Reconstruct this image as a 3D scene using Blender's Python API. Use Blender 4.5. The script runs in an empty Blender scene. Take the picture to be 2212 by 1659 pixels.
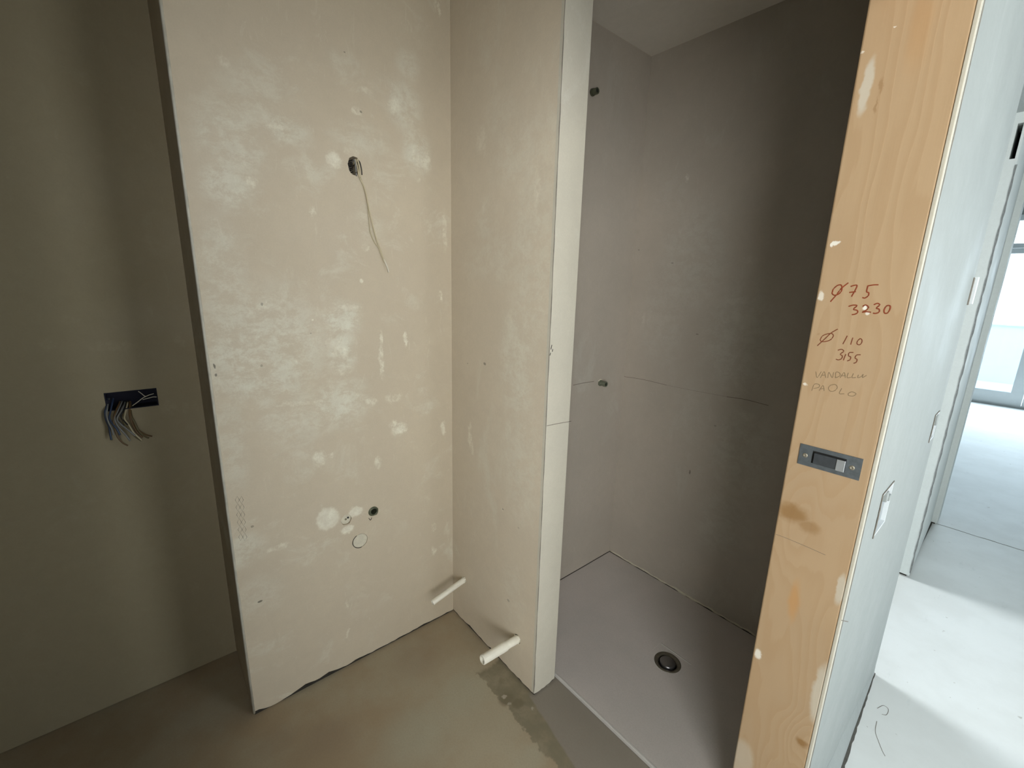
import bpy, bmesh, math, random
from mathutils import Vector, Matrix
from mathutils.geometry import tessellate_polygon

# ------------------------------------------------------------------ camera
H = 1.43                     # eye height in metres
F, CX, CY = 945.0, 1106.0, 829.5
dn = Vector((997 - CX, 4950 - CY, F)).normalized()
v2 = Vector((292 - CX, 591 - CY, F)); v2 -= dn * v2.dot(dn); v2.normalize()
UPc, Xc = -dn, -v2
Yc = UPc.cross(Xc)           # rows of the camera -> world rotation
R3 = Matrix((Xc, Yc, UPc))

cam_d = bpy.data.cameras.new('camera'); cam = bpy.data.objects.new('camera', cam_d)
bpy.context.scene.collection.objects.link(cam)
cam_d.sensor_fit = 'HORIZONTAL'; cam_d.sensor_width = 36.0
cam_d.lens = F / 2212.0 * 36.0
cam_d.clip_start = 0.01; cam_d.clip_end = 300
cam.matrix_world = Matrix.Translation((0, 0, H)) @ (R3 @ Matrix(((1, 0, 0), (0, -1, 0), (0, 0, -1)))).to_4x4()
bpy.context.scene.camera = cam

def at(u, v, ax, val):
    """point of the wall or floor plane (axis ax = val) that the photo shows at u, v"""
    d = R3 @ Vector((u - CX, v - CY, F)); o = Vector((0, 0, H))
    return o + d * ((val - o[ax]) / d[ax])

# ------------------------------------------------------------------ world, light, exposure
sc = bpy.context.scene
sc.view_settings.view_transform = 'Standard'; sc.view_settings.look = 'None'
sc.view_settings.gamma = 1.0; sc.view_settings.use_curve_mapping = False
sc.view_settings.exposure = 0.18
W = bpy.data.worlds.new('overcast_sky'); sc.world = W; W.use_nodes = True
wn = W.node_tree.nodes; wl = W.node_tree.links
bgn = wn['Background']
tc = wn.new('ShaderNodeTexCoord'); sp = wn.new('ShaderNodeSeparateXYZ'); rp = wn.new('ShaderNodeValToRGB')
wl.new(tc.outputs['Generated'], sp.inputs[0]); wl.new(sp.outputs['Z'], rp.inputs[0]); wl.new(rp.outputs[0], bgn.inputs[0])
rp.color_ramp.elements[0].position = 0.0; rp.color_ramp.elements[0].color = (0.86, 0.94, 1.0, 1)
rp.color_ramp.elements[1].position = 0.6; rp.color_ramp.elements[1].color = (0.62, 0.80, 1.0, 1)
bgn.inputs[1].default_value = 4.0

def area(name, loc, direction, sx, sy, power, color, spread=180):
    l = bpy.data.lights.new(name, 'AREA'); l.shape = 'RECTANGLE'; l.size = sx; l.size_y = sy
    l.energy = power; l.color = color; l.spread = math.radians(spread)
    o = bpy.data.objects.new(name, l); sc.collection.objects.link(o); o.location = loc
    o.rotation_euler = Vector(direction).to_track_quat('-Z', 'Y').to_euler()
    return o
# daylight through the windows of the flat, then two added hall fills
area('window_daylight_hall', (1.24, -0.93, 1.52), (-1, 0.0, 0.0), 1.9, 1.6, 62, (1.0, 0.965, 0.90))
area('window_daylight_side_room', (-3.02, 2.43, 1.45), (1, 0, -0.22), 1.2, 1.3, 22, (0.93, 0.98, 1.0), 70)
area('window_daylight_living_room', (0.3, 8.55, 1.2), (0, -1, -0.1), 2.6, 2.0, 92, (0.74, 0.89, 1.0))

area('added_hall_fill', (1.24, 1.72, 1.3), (-1, 0, 0), 1.0, 1.7, 10.5, (1.0, 0.97, 0.92))  # added light with no known window, grades the left wall beside the box-out
area('added_hall_end_fill', (0.6, -3.12, 1.3), (0, 1, 0), 1.0, 1.9, 5, (0.95, 0.98, 1.0))  # added light before the closed end wall, lifts the near hall floor

# ------------------------------------------------------------------ helpers
def link(o):
    sc.collection.objects.link(o); return o

def obj(name, bm, mat, parent=None, label=None, cat=None, group=None, kind=None, smooth=False):
    bmesh.ops.recalc_face_normals(bm, faces=bm.faces)
    me = bpy.data.meshes.new(name); bm.to_mesh(me); bm.free()
    if mat: me.materials.append(mat)
    if smooth:
        for p in me.polygons: p.use_smooth = True
    o = link(bpy.data.objects.new(name, me))
    if parent is not None:
        o.parent = parent
        o.matrix_parent_inverse = Matrix.Translation(parent.location).inverted()
    tag(o, label, cat, group, kind)
    return o

def tag(o, label=None, cat=None, group=None, kind=None):
    if label: o['label'] = label
    if cat: o['category'] = cat
    if group: o['group'] = group
    if kind: o['kind'] = kind
    return o

def thing(name, loc, label, cat, group=None):
    e = link(bpy.data.objects.new(name, None)); e.location = loc; e.empty_display_size = .02
    return tag(e, label, cat, group)

def struct(name, bm, mat, smooth=False):
    return obj(name, bm, mat, kind='structure', smooth=smooth)

def box(bm, x0, x1, y0, y1, z0, z1):
    v = [bm.verts.new((x, y, z)) for x in (x0, x1) for y in (y0, y1) for z in (z0, z1)]
    for f in ((0, 1, 3, 2), (4, 6, 7, 5), (0, 4, 5, 1), (2, 3, 7, 6), (0, 2, 6, 4), (1, 5, 7, 3)):
        bm.faces.new([v[i] for i in f])

def bevbox(bm, x0, x1, y0, y1, z0, z1, r=.002, seg=2):
    b = bmesh.new(); box(b, x0, x1, y0, y1, z0, z1)
    bmesh.ops.bevel(b, geom=b.edges[:], offset=r, segments=seg, affect='EDGES', profile=.5)
    merge(bm, b)

def merge(bm, b):
    t = bpy.data.meshes.new('tmp'); b.to_mesh(t); b.free(); bm.from_mesh(t); bpy.data.meshes.remove(t)

def slab(bm, ax, pos, thick, outline, holes=()):
    """outline and holes in the plane's own two axes; front at pos, back at pos+thick"""
    def p3(p, d):
        if ax == 0: return (d, p[0], p[1])
        if ax == 1: return (p[0], d, p[1])
        return (p[0], p[1], d)
    loops = [list(outline)] + [list(h) for h in holes]
    tris = tessellate_polygon([[Vector((a, b, 0)) for a, b in l] for l in loops])
    flat = [p for l in loops for p in l]
    fr = [bm.verts.new(p3(p, pos)) for p in flat]; bk = [bm.verts.new(p3(p, pos + thick)) for p in flat]
    for t in tris:
        try:
            bm.faces.new([fr[i] for i in t]); bm.faces.new([bk[i] for i in reversed(t)])
        except ValueError: pass
    k = 0
    for l in loops:
        n = len(l)
        for i in range(n):
            a, b = k + i, k + (i + 1) % n
            bm.faces.new((fr[a], fr[b], bk[b], bk[a]))
        k += n

def prism(bm, plan, z0, z1):
    slab(bm, 2, z0, z1 - z0, plan)

def circle(cx, cy, r, n=20, ry=None, jit=0, rnd=None):
    ry = ry or r
    out = []
    for i in range(n):
        a = 2 * math.pi * i / n; k = 1 + (rnd.uniform(-jit, jit) if rnd else 0)
        out.append((cx + math.cos(a) * r * k, cy + math.sin(a) * ry * k))
    return out

def smoothpath(pts, n=6):
    P = [Vector(p) for p in pts]
    if len(P) < 3: return P
    P = [P[0] * 2 - P[1]] + P + [P[-1] * 2 - P[-2]]
    out = []
    for i in range(1, len(P) - 2):
        for k in range(n):
            t = k / n; a, b, c, d = P[i - 1:i + 3]
            out.append(.5 * ((2 * b) + (c - a) * t + (2 * a - 5 * b + 4 * c - d) * t * t + (3 * b - a - 3 * c + d) * t ** 3))
    out.append(P[-2]); return out

def tube(bm, pts, r, n=8, caps=True, flat=None):
    """swept tube; r a number or a function of 0..1; flat = (axis, factor) squashes the ring"""
    P = [Vector(p) for p in pts]; rings = []
    N = len(P)
    for i, p in enumerate(P):
        t = (P[min(i + 1, N - 1)] - P[max(i - 1, 0)])
        if t.length < 1e-9: t = Vector((0, 0, 1))
        t.normalize()
        a = Vector((0, 0, 1)) if abs(t.z) < .9 else Vector((1, 0, 0))
        u = t.cross(a).normalized(); w = t.cross(u)
        rr = r(i / max(1, N - 1)) if callable(r) else r
        ring = []
        for k in range(n):
            o = (u * math.cos(2 * math.pi * k / n) + w * math.sin(2 * math.pi * k / n)) * rr
            if flat: o[flat[0]] *= flat[1]
            ring.append(bm.verts.new(p + o))
        rings.append(ring)
    for i in range(N - 1):
        for k in range(n):
            bm.faces.new((rings[i][k], rings[i][(k + 1) % n], rings[i + 1][(k + 1) % n], rings[i + 1][k]))
    if caps:
        bm.faces.new(rings[0][::-1]); bm.faces.new(rings[-1])

def lathe(bm, origin, axis, prof, n=28):
    """prof: (distance along axis, radius)"""
    ax = Vector(axis).normalized(); a = Vector((0, 0, 1)) if abs(ax.z) < .9 else Vector((1, 0, 0))
    u = ax.cross(a).normalized(); w = ax.cross(u); O = Vector(origin); rings = []
    for d, r in prof:
        if r <= 1e-6: rings.append([bm.verts.new(O + ax * d)]); continue
        rings.append([bm.verts.new(O + ax * d + (u * math.cos(2 * math.pi * k / n) + w * math.sin(2 * math.pi * k / n)) * r) for k in range(n)])
    for A, B in zip(rings, rings[1:]):
        for k in range(n):
            q = [A[k % len(A)], A[(k + 1) % len(A)], B[(k + 1) % len(B)], B[k % len(B)]]
            q = list(dict.fromkeys(q))
            if len(q) > 2:
                try: bm.faces.new(q)
                except ValueError: pass

# ------------------------------------------------------------------ materials
class NT:
    def __init__(s, name):
        s.m = bpy.data.materials.new(name); s.m.use_nodes = True
        s.n = s.m.node_tree.nodes; s.l = s.m.node_tree.links
        s.b = s.n['Principled BSDF']; s.tc = s.n.new('ShaderNodeTexCoord'); s.P = s.tc.outputs['Object']
    def link(s, a, b): s.l.new(a, b)
    def math(s, op, a, b=None, c=None, clamp=False):
        n = s.n.new('ShaderNodeMath'); n.operation = op; n.use_clamp = clamp
        for i, v in enumerate((a, b, c)):
            if v is None: continue
            if isinstance(v, (int, float)): n.inputs[i].default_value = v
            else: s.l.new(v, n.inputs[i])
        return n.outputs[0]
    def vmath(s, op, a, b=None):
        n = s.n.new('ShaderNodeVectorMath'); n.operation = op
        for i, v in enumerate((a, b)):
            if v is None: continue
            if isinstance(v, (tuple, list, Vector)): n.inputs[i].default_value = v
            else: s.l.new(v, n.inputs[i])
        return n.outputs['Value'] if op == 'LENGTH' else n.outputs[0]
    def noise(s, scale, detail=4, rough=.55, vec=None, dist=0, col=False, stretch=None):
        v = vec or s.P
        if stretch: v = s.vmath('MULTIPLY', v, stretch)
        n = s.n.new('ShaderNodeTexNoise'); n.inputs['Scale'].default_value = scale
        n.inputs['Detail'].default_value = detail; n.inputs['Roughness'].default_value = rough
        n.inputs['Distortion'].default_value = dist; s.l.new(v, n.inputs['Vector'])
        return n.outputs['Color'] if col else n.outputs[0]
    def smooth(s, v, lo, hi, a=0., b=1.):
        n = s.n.new('ShaderNodeMapRange'); n.interpolation_type = 'SMOOTHSTEP'
        n.inputs['From Min'].default_value = lo; n.inputs['From Max'].default_value = hi
        n.inputs['To Min'].default_value = a; n.inputs['To Max'].default_value = b
        s.l.new(v, n.inputs['Value']); return n.outputs[0]
    def mix(s, f, a, b, mode='MIX'):
        n = s.n.new('ShaderNodeMix'); n.data_type = 'RGBA'; n.blend_type = mode
        if isinstance(f, (int, float)): n.inputs[0].default_value = f
        else: s.l.new(f, n.inputs[0])
        for i, v in ((6, a), (7, b)):
            if isinstance(v, tuple): n.inputs[i].default_value = (v + (1,))[:4]
            else: s.l.new(v, n.inputs[i])
        return n.outputs[2]
    def warp(s, scale, amt):
        c = s.noise(scale, 3, .6, col=True); c = s.vmath('SUBTRACT', c, (.5, .5, .5))
        return s.vmath('ADD', s.P, s.vmath('MULTIPLY', c, (amt, amt, amt)))
    def blobs(s, items, wp, soft=.5):
        """items: (centre Vector, radii Vector, strength) -> 0..1 mask"""
        out = None
        for c, r, k in items:
            d = s.vmath('LENGTH', s.vmath('MULTIPLY', s.vmath('SUBTRACT', wp, tuple(c)), tuple(1 / max(abs(q), 1e-4) for q in r)))
            f = s.smooth(d, 1 - soft, 1 + soft * .4, k, 0)
            out = f if out is None else s.math('MAXIMUM', out, f)
        return out
    def done(s, col, rough=.7, bump=None, bstr=.2, bdist=.002, metal=0., spec=.5):
        if isinstance(col, tuple): s.b.inputs['Base Color'].default_value = (col + (1,))[:4]
        else: s.l.new(col, s.b.inputs['Base Color'])
        if isinstance(rough, (int, float)): s.b.inputs['Roughness'].default_value = rough
        else: s.l.new(rough, s.b.inputs['Roughness'])
        s.b.inputs['Metallic'].default_value = metal; s.b.inputs['Specular IOR Level'].default_value = spec
        if bump is not None:
            n = s.n.new('ShaderNodeBump'); n.inputs['Strength'].default_value = bstr; n.inputs['Distance'].default_value = bdist
            s.l.new(bump, n.inputs['Height']); s.l.new(n.outputs[0], s.b.inputs['Normal'])
        return s.m

def px(ax, val, items):
    """patch list given in photo pixels on a real wall plane -> world ellipses"""
    out = []
    for it in items:
        u, v, ru, rv = it[:4]; k = it[4] if len(it) > 4 else 1.
        c = at(u, v, ax, val); a = at(u + ru, v, ax, val) - c; b = at(u, v + rv, ax, val) - c
        r = [0, 0, 0]
        for i in range(3):
            r[i] = 10. if i == ax else max(abs(a[i]) if i != 2 else 0, abs(b[i]) if i == 2 else 0, .002)
        out.append((c, r, k))
    return out

def plaster(name, base, dusty, light, mott=.5, light_items=None, dark_items=None, skim=None, strokes=(1, 1, 1), filler=None):
    t = NT(name)
    a = t.smooth(t.noise(2.2, 6, .65), .38, .62)
    c = t.mix(t.math('MULTIPLY', a, mott), base, dusty)
    # skim coat strokes
    b = t.smooth(t.noise(7, 8, .72, dist=.6, stretch=strokes), .52, .70)
    reg = t.smooth(t.noise(1.6, 3, .5, vec=t.vmath('ADD', t.P, (3.1, 7.7, 1.3))), .40, .62)
    c = t.mix(t.math('MULTIPLY', t.math('MULTIPLY', b, reg), .55), c, light)
    wp = t.warp(14, .05); wf = t.vmath('ADD', t.warp(28, .034), t.vmath('SUBTRACT', t.warp(110, .016), t.P))
    if skim: 
        m = t.blobs(skim, wp, .6)
        fine = t.smooth(t.noise(18, 9, .8, dist=.25, stretch=(1, .8, 1.2)), .42, .58, .15, 1.)
        c = t.mix(t.math('MULTIPLY', m, fine), c, light)
    if light_items: c = t.mix(t.math('MULTIPLY', t.blobs(light_items, wf, .5), t.smooth(t.noise(48, 7, .78), .40, .62, .12, 1.)), c, tuple(min(1, q * 1.2) for q in light))
    if filler: c = t.mix(t.math('MULTIPLY', t.blobs(filler, t.vmath('ADD', t.warp(17, .034), t.vmath('SUBTRACT', t.warp(70, .012), t.P)), .22), .62), c, (.80, .775, .65))
    grain = t.smooth(t.noise(26, 9, .75, dist=.4), .35, .66)
    c = t.mix(t.math('MULTIPLY', grain, .30), c, tuple(q * .86 for q in base))
    scr = t.smooth(t.noise(1.0, 6, .7, stretch=(38, 38, 9), dist=1.2), .60, .72)
    c = t.mix(t.math('MULTIPLY', scr, .22), c, tuple(min(1, q * 1.08) for q in light))
    fine = t.noise(220, 3, .6); c = t.mix(t.smooth(fine, .3, .8, 0, .10), c, tuple(q * .6 for q in base))
    if dark_items: c = t.mix(t.blobs(dark_items, t.warp(90, .006), .3), c, (.09, .08, .06))
    h = t.math('ADD', t.math('MULTIPLY', t.noise(9, 6, .6), 1.), t.math('MULTIPLY', t.noise(160, 3, .6), .10))
    return t.done(c, t.smooth(t.noise(5, 4), .3, .7, .55, .78), h, .25, .004, spec=.35)

XA, YB, XS, YS, XL, XR, YJ = -1.432, .902, -1.270, 1.805, -1.769, -.901, 1.087
XW = -.1523; XJ = -.307
BASE = (.56, .485, .365); DUST = (.51, .44, .335); LIGHT = (.68, .66, .545)

skimA = px(0, XA, [(570, 760, 150, 150, .85), (735, 690, 50, 40), (738, 760, 34, 60), (730, 870, 70, 60, .9), (500, 300, 90, 110, .6),
    (490, 400, 60, 60, .8), (620, 280, 60, 40, .7), (520, 1190, 60, 40, .7), (560, 1290, 60, 50, .4), (480, 600, 60, 140, .6),
    (680, 370, 60, 30, .5), (870, 230, 40, 60, .7), (780, 300, 70, 40, .5), (900, 330, 30, 60, .8), (880, 140, 30, 40, .5), (650, 900, 110, 60, .6),
    (740, 130, 40, 30, .4), (560, 200, 90, 70, .45), (500, 950, 40, 130, .5), (800, 480, 40, 60, .4)])
lightA = px(0, XA, [(722, 346, 17, 20, .8), (760, 330, 20, 10, .4), (771, 236, 12, 10, .7), (600, 275, 26, 7, .5), (852, 228, 16, 16, .6),
    (921, 345, 12, 24, .7), (900, 340, 10, 26, .6), (707, 1121, 24, 24, 1), (768, 1106, 17, 11, .95), (751, 1144, 15, 9, .9), (690, 988, 16, 18, .8),
    (863, 928, 18, 14, .9), (850, 916, 9, 8, .9), (804, 866, 12, 10, .7), (848, 860, 18, 12, .7), (824, 760, 4, 50, .8), (826, 800, 5, 22, .8),
    (876, 733, 3.5, 18, .9), (760, 665, 24, 8, .6), (735, 755, 18, 26, .7), (957, 925, 6, 16, .9), (960, 500, 6, 45, .5), (952, 640, 4, 12, .8),
    (780, 608, 5, 5, 1), (816, 1000, 7, 14, .7), (937, 1140, 6, 10, .8), (937, 1190, 5, 10, .6), (600, 1183, 30, 6, .6), (715, 985, 6, 6, .7),
    (676, 460, 8, 14, .7), (790, 535, 10, 10, .6), (673, 690, 4, 4, 1), (545, 395, 18, 12, .6), (568, 660, 16, 10, .5), (650, 870, 50, 5, .5),
    (745, 800, 22, 12, .5), (640, 780, 6, 6, .6), (575, 750, 8, 8, .5), (750, 1305, 4, 12, .5), (752, 1370, 3, 12, .5), (905, 390, 5, 8, .5),
    (790, 195, 14, 8, .4), (480, 130, 14, 14, .3), (948, 20, 3, 16, .6), (940, 10, 3, 12, .6)])
darkA = px(0, XA, [(463, 791, 3, 6, .8), (466, 810, 3, 4, .7), (566, 657, 3, 4, .5), (780, 242, 3, 3, .6), (545, 1137, 4, 3, .5), (562, 1299, 6, 2.5, .8),
    (744, 112, 2, 2, .6), (565, 790, 3, 3, .4), (672, 720, 2, 2, .4)])
M = {}
M['wallA'] = plaster('gypsum_plaster_box', BASE, DUST, LIGHT, .5, lightA, darkA, skimA, (1, 1, 1.3),
    px(0, XA, [(708, 1121, 25, 24, 1), (768, 1106, 17, 11, 1), (751, 1144, 15, 8, 1), (722, 347, 17, 17, .7), (863, 928, 15, 9, .6), (690, 988, 12, 13, .5), (822, 770, 3, 26, .6), (780, 608, 4, 4, 1), (875, 733, 3, 14, .7), (958, 925, 5, 14, .6), (720, 745, 16, 14, .4), (755, 664, 22, 6, .4)]))
skimB = px(1, YB, [(1090, 560, 120, 60, .5), (1130, 330, 90, 90, .5), (1080, 250, 40, 60, .4), (1120, 780, 50, 160, .8), (1150, 560, 60, 260, .6), (1130, 1000, 50, 160, .6), (1050, 480, 30, 60, .5), (1110, 1290, 30, 90, .4)])
lightB = px(1, YB, [(1040, 300, 14, 30, .4), (1015, 940, 4, 30, .8), (1020, 970, 4, 16, .7), (1100, 690, 10, 20, .4), (1085, 1100, 4, 3, .9), (1160, 400, 8, 60, .4)])
darkB = px(1, YB, [(1047, 786, 3, 3, .6), (1086, 1100, 2, 2, .5), (1098, 1297, 3, 3, .4), (1010, 785, 1.5, 1.5, .4), (1120, 1140, 2, 2, .3)])
M['wallB'] = plaster('gypsum_plaster_partition', (.63, .55, .425), (.585, .51, .395), (.685, .65, .53), .6, lightB, darkB, skimB, (1.2, 1, .5))
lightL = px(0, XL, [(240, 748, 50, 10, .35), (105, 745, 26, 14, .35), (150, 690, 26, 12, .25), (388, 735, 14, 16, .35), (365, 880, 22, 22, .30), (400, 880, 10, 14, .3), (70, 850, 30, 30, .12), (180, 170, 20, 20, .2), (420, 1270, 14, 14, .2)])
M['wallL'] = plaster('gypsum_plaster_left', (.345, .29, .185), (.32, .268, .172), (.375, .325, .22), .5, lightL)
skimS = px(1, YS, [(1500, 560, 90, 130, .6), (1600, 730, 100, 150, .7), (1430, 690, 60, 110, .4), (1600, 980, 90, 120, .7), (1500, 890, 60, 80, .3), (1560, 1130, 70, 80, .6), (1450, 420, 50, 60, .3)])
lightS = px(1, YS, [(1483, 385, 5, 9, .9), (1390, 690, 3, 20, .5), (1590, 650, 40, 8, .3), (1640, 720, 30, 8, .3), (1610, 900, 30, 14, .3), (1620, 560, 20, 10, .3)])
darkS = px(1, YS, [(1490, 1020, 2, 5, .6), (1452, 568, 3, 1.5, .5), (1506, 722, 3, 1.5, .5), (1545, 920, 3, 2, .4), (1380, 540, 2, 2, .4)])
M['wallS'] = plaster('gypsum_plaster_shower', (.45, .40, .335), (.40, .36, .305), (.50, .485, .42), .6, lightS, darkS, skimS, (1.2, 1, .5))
M['board'] = plaster('plaster_end_board', (.58, .545, .45), (.54, .51, .43), (.64, .62, .54), .5)
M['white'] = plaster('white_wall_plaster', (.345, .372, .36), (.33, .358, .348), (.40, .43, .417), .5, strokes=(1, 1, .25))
M['white_far'] = plaster('lit_hall_plaster', (.66, .70, .68), (.62, .66, .645), (.72, .76, .74), .4, strokes=(1, 1, .25))  # lighter copy of the hall plaster, the far pier's brightness put into colour
M['ceil'] = plaster('ceiling_plaster', (.66, .61, .54), (.62, .57, .50), (.70, .66, .60), .4)

def simple(name, col, rough=.6, metal=0., nscale=40, var=.25, bstr=.1):
    t = NT(name)
    c = t.mix(t.smooth(t.noise(nscale, 4), .3, .7, 0, var), col, tuple(q * .55 for q in col))
    return t.done(c, rough, t.noise(nscale * 3, 3), bstr, .001, metal)
M['pvc'] = simple('white_pvc', (.80, .77, .66), .45, 0, 60, .12)
M['brass'] = simple('grimy_green_brass', (.13, .14, .09), .5, .5, 120, .6)
M['black'] = simple('black_bore', (.006, .006, .005), .7)
M['galv'] = simple('galvanised_steel', (.22, .25, .27), .42, .7, 90, .5, .25)
M['steel_light'] = simple('bare_steel', (.62, .66, .68), .3, .6, 60, .2)
M['steel_dark'] = simple('dark_steel', (.09, .10, .11), .5, .6, 90, .4)
M['screw'] = simple('zinc_screw', (.42, .38, .30), .4, .7, 200, .4)
M['bluebox'] = simple('dark_blue_plastic', (.002, .0022, .014), .8, 0, 30, .3)
M['mud'] = simple('smeared_filler', (.62, .58, .46), .8, 0, 80, .3, .3)
M['crack'] = simple('open_joint', (.03, .025, .018), .9, 0, 90, .6)
M['crackgrey'] = simple('open_joint_grey', (.22, .20, .165), .9, 0, 60, .6)
M['crackcool'] = simple('cool_grey_joint', (.20, .21, .205), .9, 0, 60, .6)
M['pencil'] = simple('pencil_graphite', (.16, .13, .10), .7, 0, 300, .5)
M['pencil_wood'] = simple('pencil_graphite_on_wood', (.25, .17, .09), .7, 0, 300, .5)
M['marker'] = simple('red_brown_marker', (.27, .045, .007), .6, 0, 150, .55)
M['marker2'] = simple('brown_marker', (.20, .045, .010), .6, 0, 150, .55)
M['frame'] = simple('white_window_frame', (.78, .82, .84), .4, 0, 20, .05)
M['chrome'] = simple('dull_chrome_cap', (.24, .235, .24), .28, .9, 20, .2, .02)
M['flange'] = simple('brown_grey_drain_flange', (.13, .115, .085), .42, .4, 80, .5)
M['bead'] = simple('metal_corner_bead', (.52, .50, .42), .5, 0, 25, .5)
for k, c in dict(wire_black=(.012, .011, .010), wire_brown=(.13, .075, .03), wire_grey=(.20, .20, .19), wire_cream=(.52, .45, .30), wire_blue=(.03, .05, .10), wire_white=(.66, .62, .52), wire_olive=(.13, .105, .05)).items():
    M[k] = simple(k, c, .45, 0, 30, .1, 0)

def mat_wood():
    t = NT('spruce_jamb_wood')
    knots = px(1, YJ, [(1712, 1108, 42, 22, .85), (1750, 1140, 30, 16, .6), (1733, 1605, 20, 11, .95)])
    sx = t.n.new('ShaderNodeSeparateXYZ'); t.link(t.P, sx.inputs[0])
    kd = t.blobs(px(1, YJ, [(1700, 1118, 120, 130, 1), (1733, 1605, 80, 60, .8)]), t.P, .95)
    low = t.noise(1.0, 2, .5, stretch=(9, 1, 1.7)); low2 = t.noise(1.0, 3, .5, stretch=(30, 1, 3.1))
    ph = t.math('ADD', t.math('MULTIPLY', sx.outputs['X'], 34), t.math('MULTIPLY', low, 9.0))
    ph = t.math('ADD', ph, t.math('MULTIPLY', low2, 1.6)); ph = t.math('ADD', ph, t.math('MULTIPLY', kd, 3.2))
    s = t.math('FRACT', ph)
    ring = t.math('POWER', t.math('MULTIPLY', t.smooth(s, 0, .85), t.smooth(s, .85, 1, 1, 0)), 1.6)
    fine = t.noise(1.0, 4, .6, stretch=(420, 1, 7))
    c = t.mix(t.smooth(t.noise(2.5, 3), .3, .7), (.49, .338, .195), (.455, .318, .19))
    c = t.mix(t.math('MULTIPLY', ring, .46), c, (.43, .28, .15))
    c = t.mix(t.smooth(fine, .35, .75, 0, .22), c, (.46, .32, .19))
    c = t.mix(t.blobs(knots, t.warp(30, .03), .6), c, (.30, .165, .06))
    c = t.mix(t.blobs(px(1, YJ, [(1715, 1300, 14, 50, .55), (1640, 1180, 20, 60, .2), (1990, 60, 30, 100, .2)]), t.warp(20, .02), .7), c, (.55, .27, .08))
    film = px(1, YJ, [(1872, 185, 13, 62, .6), (1772, 1500, 22, 75, .55), (1815, 1275, 12, 38, .55), (1600, 1640, 30, 50, .35)])
    c = t.mix(t.blobs(film, t.warp(25, .02), .35), c, (.66, .64, .55))
    spl = px(1, YJ, [(1806, 524, 9, 5, 1), (1799, 527, 4, 6, 1), (1868, 664, 6, 6, 1), (1875, 677, 5, 4, .8), (1773, 640, 7, 11, .7), (1637, 1412, 9, 12, .9), (1738, 829, 5, 4, .8), (1932, 57, 4, 2, .7), (1862, 112, 5, 3, .6)])
    c = t.mix(t.blobs(spl, t.warp(70, .012), .4), c, (.86, .82, .72))
    dots = px(1, YJ, [(1904, 185, 5, 20, .5), (1893, 230, 3, 20, .5), (1770, 720, 3, 3, .3)])
    c = t.mix(t.blobs(dots, t.warp(40, .02), .6), c, (.30, .17, .07))
    return t.done(c, .62, t.math('ADD', fine, ring), .12, .0015, spec=.3)
M['wood'] = mat_wood()

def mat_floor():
    t = NT('shaded_bathroom_screed')  # browner copy of the hall screed, dim light put into its base colour
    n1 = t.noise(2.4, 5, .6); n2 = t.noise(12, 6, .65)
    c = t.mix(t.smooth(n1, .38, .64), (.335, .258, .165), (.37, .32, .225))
    olive = px(2, 0, [(900, 1590, 130, 110, .7), (1000, 1500, 90, 70, .55), (1150, 1640, 60, 40, .5)])
    c = t.mix(t.blobs(olive, t.warp(6, .12), .8), c, (.375, .355, .265))
    brown = px(2, 0, [(700, 1600, 90, 90, .5), (900, 1420, 90, 60, .35), (600, 1600, 60, 60, .4)])
    c = t.mix(t.blobs(brown, t.warp(6, .12), .8), c, (.27, .205, .14))
    wp = t.vmath('ADD', t.warp(11, .075), t.vmath('SUBTRACT', t.warp(60, .03), t.P)); sx = t.n.new('ShaderNodeSeparateXYZ'); t.link(wp, sx.inputs[0])
    band = t.math('MULTIPLY', t.smooth(sx.outputs['Y'], .792, .800), t.smooth(sx.outputs['X'], -1.115, -1.09))
    band = t.math('MULTIPLY', band, t.smooth(n2, .25, .6, .55, 1))
    c = t.mix(band, c, (.20, .175, .115))
    d2 = px(2, 0, [(1095, 1510, 26, 14, .6), (1118, 1520, 20, 16, .7), (1085, 1470, 12, 24, .4)])
    c = t.mix(t.blobs(d2, t.warp(30, .03), .5), c, (.15, .125, .075))
    wq = t.warp(25, .012); sy = t.n.new('ShaderNodeSeparateXYZ'); t.link(wq, sy.inputs[0])
    edge = t.math('ADD', sy.outputs['Y'], t.math('MULTIPLY', sy.outputs['X'], .19))     # the strip runs a little askew
    strip = t.math('MULTIPLY', t.smooth(edge, .713, .722), t.smooth(sy.outputs['X'], -.93, -.90))
    c = t.mix(strip, c, (.255, .225, .185))
    lp = px(2, 0, [(1090, 1505, 8, 4, .8), (1150, 1530, 5, 12, .7), (1100, 1520, 7, 3, .6), (1185, 1480, 4, 3, .6)])
    c = t.mix(t.blobs(lp, t.warp(60, .02), .4), c, (.42, .38, .30))
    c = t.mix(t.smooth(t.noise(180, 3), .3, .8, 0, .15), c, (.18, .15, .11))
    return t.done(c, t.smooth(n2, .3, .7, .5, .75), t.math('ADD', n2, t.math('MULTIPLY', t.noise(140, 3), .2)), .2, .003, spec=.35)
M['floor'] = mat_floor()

def mat_hall():
    t = NT('lit_hall_screed')  # paler copy of the bathroom screed, stronger light put into its base colour
    n1 = t.noise(3, 6, .6)
    c = t.mix(t.smooth(n1, .35, .65), (.70, .71, .685), (.76, .775, .755))
    c = t.mix(t.smooth(t.noise(8, 7, .7, stretch=(2, .6, 1)), .60, .72, 0, .30), c, (.52, .54, .53))
    sx = t.n.new('ShaderNodeSeparateXYZ'); t.link(t.P, sx.inputs[0])
    c = t.mix(t.smooth(t.noise(30, 2), .72, .76, 0, .7), c, (.42, .40, .36))
    return t.done(c, .6, n1, .1, .003, spec=.3)
M['hall'] = mat_hall()

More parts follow.
